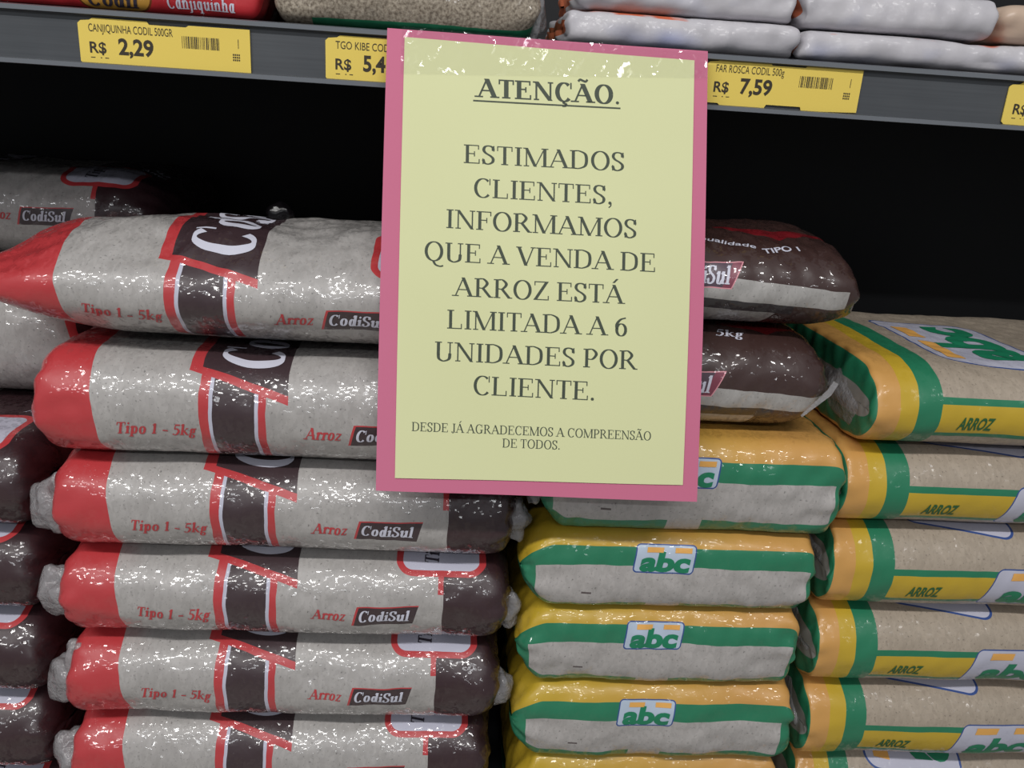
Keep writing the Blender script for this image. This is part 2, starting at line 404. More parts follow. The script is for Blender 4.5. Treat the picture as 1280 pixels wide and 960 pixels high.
def glyph(ch, T, t):
    """one roman letter, cap height 1: list of quads and its advance width"""
    q = []; X = .68; h = T/2
    def R(x0, y0, x1, y1): q.append([(x0, y0), (x1, y0), (x1, y1), (x0, y1)])
    def sf(x, y, l=.11, r=.11): R(x-h-l, y, x+h+r, y+t)
    def V(x, y0=0., y1=1., b=1, tp=1, w=None):
        ww = (w or T)/2; n = 4
        for i in range(n): R(x-ww, y0+(y1-y0)*i/n, x+ww, y0+(y1-y0)*(i+1)/n)
        if b: R(x-ww-.1, y0, x+ww+.1, y0+t)
        if tp == 1: R(x-ww-.1, y1-t, x+ww+.1, y1)
        if tp == 2: q.append([(x-ww-.1, y1-t*2.2), (x-ww, y1-t*2.6), (x+ww, y1), (x-ww, y1-t*.2)])
    def D(x0, y0, x1, y1, w):
        n = 5
        for i in range(n):
            a, b = i/n, (i+1)/n; xa, xb, ya, yb = x0+(x1-x0)*a, x0+(x1-x0)*b, y0+(y1-y0)*a, y0+(y1-y0)*b
            q.append([(xa-w/2, ya), (xa+w/2, ya), (xb+w/2, yb), (xb-w/2, yb)])
    def H(x0, x1, y, th=None): R(x0, y, x1, y+(th or t))
    def C(pts, w=None, tt=None, n=7):
        S = smooth(pts, n); w = w or T; tt = tt or t; L = []
        for i in range(len(S)):
            d = np.array(S[min(i+1, len(S)-1)])-np.array(S[max(i-1, 0)]); d = d/(np.hypot(*d)+1e-9)
            k = np.array([-d[1], d[0]]); hf = math.sqrt((w/2*k[0])**2+(tt/2*k[1])**2)
            L.append((S[i]+k*hf, S[i]-k*hf))
        for a, b in zip(L[:-1], L[1:]): q.append([tuple(a[0]), tuple(a[1]), tuple(b[1]), tuple(b[0])])
    def E(cx, cy, rx, ry, a0=0, a1=360, w=None):
        n = 28; C([(cx+(rx-(w or T)/2)*math.cos(math.radians(a0+(a1-a0)*i/n)), cy+(ry-t/2)*math.sin(math.radians(a0+(a1-a0)*i/n))) for i in range(n+1)], w, n=1)
    def O(x, y, r): E_ = [(x+r*math.cos(i*.628), y+r*math.sin(i*.628)) for i in range(10)]; q.append(E_)
    base = {'Ç': 'C', 'Ã': 'A', 'Á': 'A'}.get(ch, ch); adv = .8
    if base == 'A':
        th = t*1.3; D(.09, 0, .50, 1, th); D(.48, 1, .90, 0, T*1.12); H(.22, .72, .33); sf(.09, 0, .1, .1); sf(.90, 0, .12, .12); adv = 1.05
    elif base == 'B':
        V(.2); C([(.2, 1-t/2), (.45, 1-t/2), (.62, .77), (.45, .52), (.2, .52)]); C([(.2, .52), (.48, .52), (.70, .27), (.48, t/2), (.2, t/2)]); adv = .85
    elif base == 'C':
        E(.52, .5, .46, .53, 48, 318); R(.83, .68, .83+t, 1.02); adv = .98
    elif base == 'D':
        V(.2); C([(.2, 1-t/2), (.5, 1-t/2), (.80, .82), (.9-h+.05, .5), (.80, .18), (.5, t/2), (.2, t/2)]); adv = 1.05
    elif base in 'EF':
        V(.2, b=1); H(.2, .78, 1-t); R(.78-t, .76, .78, 1); H(.2, .58, .50); R(.58-t, .38, .58, .66)
        if base == 'E': H(.2, .82, 0); R(.82-t, 0, .82, .25)
        adv = .9 if base == 'E' else .82
    elif base == 'G':
        E(.52, .5, .46, .53, 48, 330); R(.83, .68, .83+t, 1.02); V(.82, .04, .42, 0, 1); adv = 1.08
    elif base == 'I': V(.24); adv = .48
    elif base == 'J': V(.36, .12, 1, 0, 1); C([(.36, .2), (.33, .03), (.2, -.05), (.08, .02)]); O(.1, .06, .07); adv = .58
    elif base == 'L': V(.2); H(.2, .80, 0); R(.8-t, 0, .8, .28); adv = .88
    elif base == 'M':
        D(.17, 0, .17, 1, t*1.3); D(.16, 1, .62, 0, T*1.05); D(.62, 0, 1.08, 1, t*1.2); V(1.10, 0, 1, 1, 1); sf(.17, 0, .06, .06); R(.0, 1-t, .22, 1); adv = 1.30
    elif base == 'N':
        D(.18, 0, .18, 1, t*1.3); D(.17, 1, .90, 0, T*1.05); D(.90, 0, .90, 1, t*1.3); R(.05, 0, .32, t); R(.0, 1-t, .2, 1); R(.76, 1-t, 1.04, 1); adv = 1.08
    elif base in 'OQ':
        E(.53, .5, .48, .53)
        if base == 'Q': C([(.5, .0), (.62, -.2), (.85, -.28), (1.02, -.24)], T*.8, t*1.4)
        adv = 1.07
    elif base == 'P': V(.2); C([(.2, 1-t/2), (.5, 1-t/2), (.70, .74), (.5, .46), (.2, .46)]); adv = .83
    elif base == 'R':
        V(.2); C([(.2, 1-t/2), (.48, 1-t/2), (.68, .75), (.48, .50), (.2, .50)]); D(.45, .5, .86, 0, T*1.1); H(.80, 1.0, 0); adv = 1.0
    elif base == 'S':
        C([(.60, .74), (.56, .92), (.36, .99), (.18, .93), (.12, .76), (.22, .60), (.45, .46), (.59, .31), (.56, .12), (.36, .01), (.17, .06), (.09, .25)], T*.95, t*1.25)
        R(.60, .70, .60+t, 1.0); R(.06, 0, .06+t, .3); adv = .75
    elif base == 'T': V(.43, 0, 1, 1, 0); H(.04, .82, 1-t); R(.04, .74, .04+t, 1); R(.82-t, .74, .82, 1); adv = .88
    elif base == 'U':
        V(.22, .3, 1, 0, 1); C([(.22, .38), (.25, .12), (.42, -.0), (.58, -.0), (.78, .12), (.82, .4)], T, t*1.2); D(.82, .36, .82, 1, t*1.3); R(.68, 1-t, .97, 1); adv = 1.05
    elif base == 'V': D(.14, 1, .53, 0, T*1.1); D(.53, 0, .90, 1, t*1.3); R(.0, 1-t, .3, 1); R(.76, 1-t, 1.03, 1); adv = 1.03
    elif base == 'Z': H(.08, .80, 1-t); H(.04, .84, 0); D(.12, 0, .74, 1, T*1.1); R(.08, .78, .08+t, 1); R(.84-t, 0, .84, .24); adv = .88
    elif base == '6':
        E(.38, .33, .32, .35); C([(.62, .98), (.34, .88), (.14, .62), (.08+h, .33)], T, t*1.2); adv = .76
    elif base == '1': V(.36, 0, 1, 1, 0); C([(.33, .98), (.26, .88), (.14, .84)], T*.5, t); adv = .72
    elif base == '5':
        H(.2, .64, 1-t*1.8, t*1.8); D(.17, .55, .23, 1, t*1.2); C([(.17, .55), (.40, .58), (.60, .34), (.42, .04), (.12, .04)], T, t); O(.13, .06, .07); adv = .74
    elif base == '.': O(.16, .07, .085); adv = .36
    elif base == ',': O(.16, .07, .085); C([(.22, .06), (.2, -.08), (.1, -.18)], T*.4, t); adv = .36
    elif base == '-': H(.05, .55, .30, t*1.6); adv = .62
    elif base == ' ': adv = .36
    # lower case
    elif base == 'a': V(.52, 0, X, 0, 0); E(.33, X/2, .27, X/2+.01); R(.52, 0, .72, t); adv = .75
    elif base == 'd': V(.56, 0, 1.06, 0, 2); E(.34, X/2, .29, X/2+.01); R(.56, 0, .74, t); adv = .78
    elif base == 'g':
        E(.35, .45, .26, .25); E(.34, -.12, .30, .2); C([(.2, .24), (.14, .12), (.3, .06)], T*.7, t); C([(.5, .62), (.6, .70), (.7, .68)], T*.5, t); adv = .72
    elif base == 'h': V(.2, 0, 1.06, 1, 2); C([(.22, .46), (.38, .66), (.56, .58), (.60, .4)], T, t); V(.60, 0, .44, 1, 0); adv = .86
    elif base == 'i': V(.2, 0, X, 1, 2); O(.2, .90, .10); adv = .42
    elif base == 'j': V(.2, -.1, X, 0, 2); O(.2, .9, .10); C([(.2, 0), (.18, -.22), (-.02, -.26)], T, t); adv = .42
    elif base == 'k': V(.2, 0, 1.06, 1, 2); D(.28, .32, .64, X, t*1.4); D(.36, .40, .70, 0, T); H(.5, .72, X-t); H(.6, .84, 0); adv = .82
    elif base == 'l': V(.2, 0, 1.06, 1, 2); adv = .42
    elif base == 'n': V(.2, 0, X, 1, 2); C([(.22, .46), (.38, .66), (.56, .58), (.60, .4)], T, t); V(.60, 0, .44, 1, 0); adv = .86
    elif base == 'o': E(.36, X/2, .33, X/2+.015); adv = .74
    elif base == 'p': V(.2, -.3, X, 1, 2); E(.42, X/2, .29, X/2+.01); adv = .80
    elif base == 'q': V(.54, -.3, X, 1, 0); E(.33, X/2, .28, X/2+.01); adv = .78
    elif base == 'r': V(.2, 0, X, 1, 2); C([(.24, .46), (.38, .64), (.54, .62)], T*.8, t*1.3); O(.52, .58, .09); adv = .58
    elif base == 'u': V(.2, .12, X, 0, 2); C([(.2, .24), (.24, .06), (.40, .02), (.56, .2)], T, t); V(.60, 0, X, 0, 2); R(.6, 0, .78, t); adv = .84
    elif base == 'z': H(.08, .58, X-t); H(.04, .6, 0); D(.12, 0, .52, X, T*.8); R(.08, .52, .08+t, X); R(.6-t, 0, .6, .18); adv = .66
    if ch == 'Ç': C([(.52, 0), (.5, -.08), (.62, -.14), (.58, -.24), (.42, -.25)], T*.6, t*1.2)
    if ch == 'Ã': C([(.26, 1.12), (.36, 1.22), (.5, 1.17), (.64, 1.13), (.74, 1.24)], T*.5, t*1.6)
    if ch == 'Á': D(.46, 1.10, .66, 1.32, T*.8)
    return q, adv

def serif(text, T=.15, t=.05, slant=0., space=.0):
    """quads of a line of roman lettering, width scaled to 1, cap height 1"""
    x = 0; out = []
    for ch in text:
        q, a = glyph(ch, T, t)
        for p in q: out.append([(x+px+slant*py, py) for px, py in p])
        x += a+space
    xs = [p[0] for q in out for p in q]; a, b = min(xs), max(xs)
    return [[((px-a)/(b-a), py) for px, py in q] for q in out]

_cache = {}
def sans(text, bold=0., slant=0.):
    """triangles of a line in the built-in sans face, width 1, cap height 1"""
    key = (text, bold, slant)
    if key in _cache: return _cache[key]
    c = bpy.data.curves.new('lettering', 'FONT'); c.body = text; c.size = 1; c.offset = bold; c.fill_mode = 'FRONT'; c.resolution_u = 4
    o = bpy.data.objects.new('lettering', c); COL.objects.link(o)
    bpy.context.view_layer.update()
    e = o.evaluated_get(bpy.context.evaluated_depsgraph_get()); m = e.to_mesh(); m.calc_loop_triangles()
    V = [(v.co.x, v.co.y) for v in m.vertices]; T = [[V[i] for i in t.vertices] for t in m.loop_triangles]
    e.to_mesh_clear(); bpy.data.objects.remove(o); bpy.data.curves.remove(c)
    cap = .727; T = [[(x/cap+slant*y/cap, y/cap) for x, y in t] for t in T]
    xs = [p[0] for t in T for p in t]; a, b = min(xs), max(xs)
    T = [[((x-a)/(b-a), y) for x, y in t] for t in T]
    _cache[key] = T; return T

def place(polys, x0, y0, x1, y1, cap, vert=False):
    """lay a unit line of lettering from (x0,y0) to (x1,y1) on a surface; vert turns it to read upwards"""
    d = np.array([x1-x0, y1-y0]); n = np.array([-d[1], d[0]])/np.hypot(*d)
    return [[tuple(np.array([x0, y0])+d*px+n*cap*py) for px, py in p] for p in polys]

def split(polys, mx):
    """cut long faces so they follow a curved surface"""
    out = []; st = []
    for p in polys:
        for i in range(1, len(p)-1): st.append((p[0], p[i], p[i+1]))
    while st:
        a, b, c = st.pop(); e = [math.dist(a, b), math.dist(b, c), math.dist(c, a)]; k = e.index(max(e))
        if e[k] <= mx: out.append((a, b, c)); continue
        if k == 0: m_ = ((a[0]+b[0])/2, (a[1]+b[1])/2); st += [(a, m_, c), (m_, b, c)]
        elif k == 1: m_ = ((b[0]+c[0])/2, (b[1]+c[1])/2); st += [(a, b, m_), (a, m_, c)]
        else: m_ = ((c[0]+a[0])/2, (c[1]+a[1])/2); st += [(a, b, m_), (m_, b, c)]
    return out

# ================================================================ object helpers
def obj(name, V, Fc, mats, parent=None, midx=None, smoothf=None, uvs=None):
    me = bpy.data.meshes.new(name); me.from_pydata([tuple(map(float, v)) for v in V], [], [tuple(map(int, f)) for f in Fc])
    for m in (mats if isinstance(mats, (list, tuple)) else [mats]): me.materials.append(m)
    if midx is not None: me.polygons.foreach_set('material_index', midx)
    if smoothf is not None: me.polygons.foreach_set('use_smooth', [smoothf]*len(Fc) if isinstance(smoothf, bool) else smoothf)
    if uvs is not None:
        l = me.uv_layers.new(name='UVMap'); l.data.foreach_set('uv', np.asarray(uvs, np.float32).ravel())
    me.update()
    o = bpy.data.objects.new(name, me); COL.objects.link(o)
    if parent: o.parent = parent
    return o
def tag(o, label=None, cat=None, group=None, kind=None):
    if label: o['label'] = label
    if cat: o['category'] = cat
    if group: o['group'] = group
    if kind: o['kind'] = kind
    return o
def empty(name, loc, rz=0.):
    o = bpy.data.objects.new(name, None); COL.objects.link(o); o.location = loc; o.rotation_euler = (0, 0, rz); o.empty_display_size = .03
    return o
def boxes(bs, bev=0.):
    V, Fc = [], []
    for x0, x1, y0, y1, z0, z1 in bs:
        k = len(V); V += [(x, y, z) for x in (x0, x1) for y in (y0, y1) for z in (z0, z1)]
        Fc += [tuple(k+i for i in f) for f in ((0, 1, 3, 2), (4, 6, 7, 5), (0, 4, 5, 1), (2, 3, 7, 6), (0, 2, 6, 4), (1, 5, 7, 3))]
    return V, Fc
def prism(poly, axis_pts, th):
    """extrude a 2-D outline; axis_pts maps (a, b, depth) to xyz"""
    n = len(poly); V = [axis_pts(a, b, 0) for a, b in poly]+[axis_pts(a, b, th) for a, b in poly]
    Fc = [tuple(range(n)), tuple(range(2*n-1, n-1, -1))]+[(i, i+n, (i+1) % n+n, (i+1) % n) for i in range(n)]
    return V, Fc

def bag_mesh(bag, name, mat, decals=(), parent=None, nu=150, nv=150, zoff=0.):
    """the film of one bag; decals = [(polygons in u,v, material)] lie on the same mesh"""
    e = np.linspace(0, 1, nu)
    cu = np.concatenate([bag.u0+(bag.eL-bag.u0)*np.linspace(0, 1, 26)[:-1], np.linspace(bag.eL, bag.L-bag.eR, nu-50), (bag.L-bag.eR)+(bag.u1-bag.L+bag.eR)*np.linspace(0, 1, 26)[1:]])
    vv = np.linspace(-bag.C/2, bag.C/2, nv+1)
    U, Vv = np.meshgrid(cu, vv, indexing='ij'); P = bag.pt(U, Vv); P[..., 2] += zoff
    n1 = len(cu); m1 = nv+1
    P[:, -1] = P[:, 0]
    V = P.reshape(-1, 3); idx = np.arange(n1*m1).reshape(n1, m1)
    Fc = np.stack([idx[:-1, :-1], idx[1:, :-1], idx[1:, 1:], idx[:-1, 1:]], -1).reshape(-1, 4)
    uvl = np.stack([U.ravel()[Fc.ravel()]-bag.du, Vv.ravel()[Fc.ravel()]-bag.dv], -1)
    V = list(map(tuple, V)); faces = [tuple(f) for f in Fc]; mi = [0]*len(faces); mats = [mat]; uvs = [uvl]; sm = [True]*len(faces)
    for polys, m in decals:
        if m not in mats: mats.append(m)
        tr = split(polys, .0045)
        if not tr: continue
        A = np.array(tr); Q = bag.pt(A[..., 0]+bag.du, A[..., 1]+bag.dv, .00035); Q[..., 2] += zoff
        k = len(V); V += list(map(tuple, Q.reshape(-1, 3)))
        faces += [(k+3*i, k+3*i+1, k+3*i+2) for i in range(len(tr))]; mi += [mats.index(m)]*len(tr); sm += [True]*len(tr)
        uvs.append(A.reshape(-1, 2))
    return obj(name, V, faces, mats, parent, mi, sm, np.concatenate(uvs))

def crumple(name, loc, size, mat, parent, seed, rot=(0, 0, 0)):
    """a crumpled tuft of film"""
    r = random.Random(seed); nu, nv = 22, 16; V = []; Fc = []
    dirs = [Vector((r.gauss(0, 1), r.gauss(0, 1), r.gauss(0, 1))).normalized() for _ in range(9)]; phs = [r.uniform(0, 6) for _ in range(9)]
    for j in range(nv+1):
        for i in range(nu):
            th = math.pi*j/nv; ph = 2*math.pi*i/nu
            p = Vector((math.sin(th)*math.cos(ph), math.sin(th)*math.sin(ph), math.cos(th)))
            k = 1+sum(abs(math.sin(3.1*p.dot(d)+a))*.16 for d, a in zip(dirs, phs))-.7
            V.append((p.x*size[0]*k, p.y*size[1]*k, p.z*size[2]*k))
    for j in range(nv):
        for i in range(nu): Fc.append((j*nu+i, (j+1)*nu+i, (j+1)*nu+(i+1) % nu, j*nu+(i+1) % nu))
    o = obj(name, V, Fc, mat, parent, smoothf=True); o.location = loc; o.rotation_euler = rot
    return o

def make_bag(name, bag, mat, label, cat, group, decals=(), tabs=(), film='bag_film', nu=150, nv=150):
    """tabs: (side, dx, y from the front, z from the middle, size, seed) clear tufts at the ends"""
    c = bag.centre
    root = empty(name, (c[0], c[1], bag.zb)); tag(root, label, cat, group)
    h = (bag.zt-bag.zb)/2
    bag_mesh(bag, film, mat, decals, root, nu, nv, zoff=h)
    for side, dx, y, z, s, sd in tabs:
        x = (-bag.L/2-dx) if side < 0 else (bag.L/2+dx)
        t = crumple('end_tab', (x, -bag.a+y, h+z), s, MAT['clear'], root, sd); t['label'] = 'clear crumpled film end tab'
    return root

# ================================================================ the place
floor = obj('floor', [(-4, -4, 0), (4, -4, 0), (4, 1.2, 0), (-4, 1.2, 0)], [(0, 1, 2, 3)], MAT['floor']); tag(floor, kind='structure')
X0, X1 = -1.15, 1.25
unit = empty('shelf_unit', (0, .8, 0)); tag(unit, 'dark grey steel supermarket shelf unit with a price rail along the upper board', 'shelf')
def up_(name, bs, mat, label=None):
    V, Fc = boxes(bs); V = [(x, y-.8, z) for x, y, z in V]; o = obj(name, V, Fc, mat, unit)
    if label: o['label'] = label
    return o
up_('back_panel', [(X0, X1, 1.02, 1.05, 0, 2.0)], MAT['black'])
up_('side_panel', [(X0-.03, X0, .5, 1.05, 0, 2.0)], MAT['dark']); up_('side_panel', [(X1, X1+.03, .5, 1.05, 0, 2.0)], MAT['dark'])
up_('lower_board', [(X0, X1, .5, 1.02, .722, .756)], MAT['dark']); up_('kick_plate', [(X0, X1, .54, .56, 0, .722)], MAT['dark'])
up_('upper_board', [(X0, X1, .615, 1.02, 1.444, 1.4565)], MAT['black'])
# price rail: a channel with an upper and a lower lip
prof = [(.606, 1.4185), (.604, 1.4185), (.604, 1.4215), (.6085, 1.4225), (.6085, 1.4515), (.6045, 1.4525), (.6045, 1.4555), (.615, 1.4570), (.615, 1.4185)]
n = len(prof); V = [(X0, y-.8, z) for y, z in prof]+[(X1, y-.8, z) for y, z in prof]
Fc = [(i, (i+1) % n, (i+1) % n+n, i+n) for i in range(n)]+[tuple(range(n-1, -1, -1)), tuple(range(n, 2*n))]
obj('price_rail', V, Fc, [MAT['rail'], MAT['edge']], unit, midx=[1, 1, 0, 0, 0, 1, 1, 0, 0, 0, 0])['label'] = 'grey plastic price rail'

# ---------------------------------------------------------------- price tags
TAG = [(0, .003), (0, .0270), (.002, .0288), (.008, .0294), (.010, .0308), (.046, .0308), (.0475, .0288), (.072, .0288), (.074, .0300), (.115, .0302),
       (.1150, .0008), (.0735, -.0005), (.0725, .0022), (.047, .0022), (.0455, -.0005), (.013, -.0005), (.011, .0012), (.002, .0012)]
def price_tag(x, z, desc, price, label, seed, dw=.056):
    V, Fc = prism(TAG, lambda a, b, d: (a-.0575, d-.0008, b), .0008); mats = [MAT['tag'], MAT['tagink']]; mi = [0]*len(Fc)
    P = []
    if desc: P += place(sans(desc, 0.0), .0070, .0222, .0070+dw, .0222, .0052)
    P += place(sans('R$', .02), .0068, .0088, .0178, .0088, .0072)
    if price: P += place(sans(price, .03), .026, .0088, .026+.0235*len(price)/4 if len(price) == 4 else .026+.0155, .0088, .0104)
    r = random.Random(seed); bx = .069
    while bx < .094:
        w_ = r.choice((.0003, .0005, .0008)); P.append([(bx, .0155), (bx+w_, .0155), (bx+w_, .0232), (bx, .0232)]); bx += w_+r.choice((.0004, .0006, .0009))
    for k in range(3):
        for j in range(4): P.append([(.1030+j*.0013, .0095+k*.0017), (.1039+j*.0013, .0095+k*.0017), (.1039+j*.0013, .0106+k*.0017), (.1030+j*.0013, .0106+k*.0017)])
    for a, b in ((.007, .010), (.0135, .0145), (.0165, .019)): P.append([(a, .0055), (b, .0055), (b, .0060), (a, .0060)])
    P.append([(.1068, .0175), (.1072, .0175), (.1072, .0235), (.1068, .0235)])
    for p in P:
        k = len(V); V += [(a-.0575, -.00095, b) for a, b in p]; Fc.append(tuple(range(k, k+len(p)))); mi.append(1)
    o = obj('price_tag', V, Fc, mats, None, mi); o.location = (x+.0575, .6078, z)
    tag(o, label, 'price tag', 'yellow price tags on the rail')
price_tag(-.2690, 1.4198, 'CANJIQUINHA CODIL 500GR', '2,29', 'yellow price tag on the rail reading R$ 2,29', 1)
price_tag(-.1025, 1.4198, 'TGO KIBE CODIL', '5,4', 'yellow price tag half hidden by the left edge of the notice, reading R$ 5,4', 2, .041)
price_tag(.1672, 1.4222, 'FAR ROSCA CODIL 500g', '7,59', 'yellow price tag just right of the notice reading R$ 7,59', 3, .050)
price_tag(.3935, 1.4210, '', '', 'yellow price tag cut off at the right edge of the photo', 4)

# ---------------------------------------------------------------- the notice
W_, H_ = .2235, .3165
sign = empty('notice_sign', (.0555, .50, 1.1566)); tag(sign, 'yellow paper notice on a pink backing sheet taped to the price rail', 'sign')
TLp = np.array([-.0593, .600, 1.4568])-np.array(sign.location); EX = np.array([1., 0, -.0018]); EY = np.array([.0061, -.100, -.3002]); EY /= np.linalg.norm(EY)
NN = np.cross(EX, EY)*1.; NN /= np.linalg.norm(NN)
if NN[1] > 0: NN = -NN
def sheet(s, t, off):
    s = np.asarray(s, float); t = np.asarray(t, float)
    bow = .005*np.sin(math.pi*t/H_)+.0012*np.sin(9*s/W_+1)*(t/H_)+.0010*np.exp(-((s-W_)**2+(t)**2)/.002)
    return TLp+s[..., None]*EX+t[..., None]*EY+(bow+off)[..., None]*NN
def paper(name, s0, s1, t0, t1, off, mat, polys=(), ink=None, skew=(0, 0, 0, 0), th=.00015, uv=False):
    ns, nt = 24, 36; a = np.linspace(0, 1, ns+1); b = np.linspace(0, 1, nt+1); A, B = np.meshgrid(a, b, indexing='ij')
    S = s0+(s1-s0)*A+(skew[0]*(1-A)+skew[1]*A)*B; T = t0+(t1-t0)*B+(skew[2]*(1-B)+skew[3]*B)*A
    V = np.concatenate([sheet(S, T, off*np.ones_like(S)).reshape(-1, 3), sheet(S, T, (off-th)*np.ones_like(S)).reshape(-1, 3)])
    I = np.arange((ns+1)*(nt+1)).reshape(ns+1, nt+1); k = I.size
    Fc = [tuple(f) for f in np.stack([I[:-1, :-1], I[:-1, 1:], I[1:, 1:], I[1:, :-1]], -1).reshape(-1, 4)]
    Fc += [tuple(x+k for x in f[::-1]) for f in Fc]
    ed = list(I[0])+list(I[1:, -1])+list(I[-1, ::-1][1:])+list(I[::-1, 0][1:-1])
    V = list(map(tuple, V)); q0 = len(V); m_ = len(ed); V += [V[e] for e in ed]+[V[e+k] for e in ed]; edge0 = len(Fc)
    Fc += [(q0+i, q0+(i+1) % m_, q0+m_+(i+1) % m_, q0+m_+i) for i in range(m_)]
    mi = [0]*len(Fc); mats = [mat]+([ink] if ink else [])
    uvs = None
    if uv:
        flat = np.stack([S.ravel(), T.ravel()], -1); flat = np.concatenate([flat, flat]); flat = np.concatenate([flat, flat[ed], flat[ed]]); uvs = np.concatenate([flat[list(f)] for f in Fc])
    if polys:
        tr = np.array(split(polys, .006)); Q = sheet(tr[..., 0], tr[..., 1], (off+.00012)*np.ones(tr.shape[:2])).reshape(-1, 3); j = len(V); V += list(map(tuple, Q))
        Fc += [(j+3*i, j+3*i+1, j+3*i+2) for i in range(len(tr))]; mi += [1]*len(tr)
    return obj(name, V, Fc, mats, sign, mi, True, uvs)
paper('backing_sheet', 0, W_, 0, H_, 0, MAT['pink'], skew=(0, 0, .0, 0))
def ln(text, s0, t0, s1, t1, cap, T=.158, t=.052):
    return place([[(x, -y) for x, y in q] for q in serif(text, T, t)], s0, t0, s1, t1, cap)
L = []
L += ln('ATENÇÃO.', .0607, .0441, .1610, .0424, .0131, .23, .075)
L += [[(.0598, .0462), (.1620, .0447), (.1620, .0458), (.0598, .0473)]]
L += ln('ESTIMADOS', .0544, .0904, .1651, .0891, .0128)
L += ln('CLIENTES,', .0619, .1133, .1569, .1129, .0128)
L += ln('INFORMAMOS', .0436, .1357, .1745, .1353, .0128)
L += ln('QUE A VENDA DE', .0294, .1585, .1881, .1580, .0128)
L += ln('ARROZ ESTÁ', .0485, .1816, .1678, .1811, .0128)
L += ln('LIMITADA A 6', .0458, .2040, .1696, .2033, .0128)
L += ln('UNIDADES POR', .0379, .2260, .1776, .2260, .0128)
L += ln('CLIENTE.', .0648, .2481, .1479, .2486, .0128)
L += ln('DESDE JÁ AGRADECEMOS A COMPREENSÃO', .0235, .2747, .1886, .2745, .0061, .15, .06)
L += ln('DE TODOS.', .0856, .2836, .1252, .2835, .0061, .15, .06)
paper('notice_sheet', .0120, .2138, .0057, .3073, .0008, MAT['yellow'], L, MAT['ink'], skew=(.0008, -.0012, .0019, -.0024))['label'] = 'pale yellow printed sheet'
paper('tape', .010, W_-.001, -.001, .032, .0016, MAT['tape'], skew=(0, 0, .002, -.012), th=.0001, uv=True)['label'] = 'crinkled clear tape along the top edge'

# ---------------------------------------------------------------- rice bags
GR, GF, GS, GB = 'red and brown ended rice bags', 'green and yellow ended rice bags', 'green and white rice bags stacked on their sides', 'brown rice bags'
CODI = lambda: serif('CodiSul', .24, .07, .22)
def red_decals():
    s = lambda ps: ps
    out = [(s(place(serif('Tipo 1 - 5kg', .22, .07, .24), .0625, -.0040, .1165, -.0055, .0088)), MAT['redink']),
           (s(place(serif('Arroz', .22, .07, .24), .1912, -.0030, .2182, -.0040, .0088)), MAT['redink']),
           (s(place(CODI(), .2285, -.0040, .2675, -.0034, .0088)), MAT['whiteink']),
           (s(place(CODI(), .1730, .0500, .1600, .2150, .042)), MAT['whiteink']),
           (s(place(serif('Tipo 1', .22, .07, .2), .2880, .0450, .2880, .0800, .0112)), MAT['darkink']),
           (s(place(serif('Arroz', .2, .06, .2), .3080, .1000, .3340, .1000, .006)+place(serif('5kg', .2, .06, .2), .3150, .1120, .3330, .1120, .007)), MAT['whiteink'])]
    return out
TS = (.016, .013, .017)
def red_bag(xL, zb, zt, yf, seed, label, tabs=(), **kw):
    kw.setdefault('W', .245)
    make_bag('rice_bag', Bag(xL, xL+.345, zb, zt, yf, seed=seed, eL=.020, pL=2.9, eR=.026, pR=2.8, **kw), MAT['red_rice'], label, 'rice bag', GR, red_decals(), tabs)
# middle-left stack, top to bottom
b1 = Bag(-.350, .035, 1.2300, 1.3170, .543, W=.20, r=.088, du=.030, dv=-.012, m=2.1, eL=.13, pL=1.75, eR=.06, pR=2.2, seed=11, amp=.0022, pleat=.0022, toplump=1.2)
top = make_bag('rice_bag', b1, MAT['red_rice'], 'plump red and brown ended rice bag on top of its stack, dark panel upwards', 'rice bag', GR, red_decals())
TL_ = (.014, .013, .017); TR_ = (.009, .010, .013)
red_bag(-.3000, 1.1490, 1.2300, .536, 12, 'red and brown ended rice bag directly under the plump top bag', [(-1, -.003, .055, -.002, (.006, .016, .020), 1)], dv=-0.009)
red_bag(-.2960, 1.0725, 1.1490, .536, 13, 'red and brown ended rice bag under the lower left corner of the notice', [(-1, .006, .030, -.006, TL_, 2), (1, .000, .026, -.004, TR_, 3)], dv=-0.006)
red_bag(-.2975, .9965, 1.0725, .536, 14, 'red ended rice bag, third below the plump top bag', [(-1, .007, .030, -.006, TL_, 4), (1, .000, .030, -.012, TR_, 5)], dv=-0.003)
red_bag(-.3010, .9180, .9965, .536, 15, 'red ended rice bag, fourth below the plump top bag, with two clear tufts', [(-1, -.008, .026, .010, (.010, .010, .017), 6), (-1, .008, .032, -.014, TL_, 7), (1, .001, .030, -.012, TR_, 8)], dv=-0.001)
red_bag(-.3050, .8380, .9180, .536, 16, 'red ended rice bag cut by the bottom edge of the photo', [(-1, .006, .032, -.008, TL_, 9)], dv=-0.001)
red_bag(-.3020, .7570, .8380, .540, 17, 'red ended rice bag resting on the lower board, under five others')
fold = crumple('film_fold', (.002, .045, .086), (.010, .006, .008), MAT['blackfilm'], top, 77); fold['label'] = 'dark glossy knot of film'

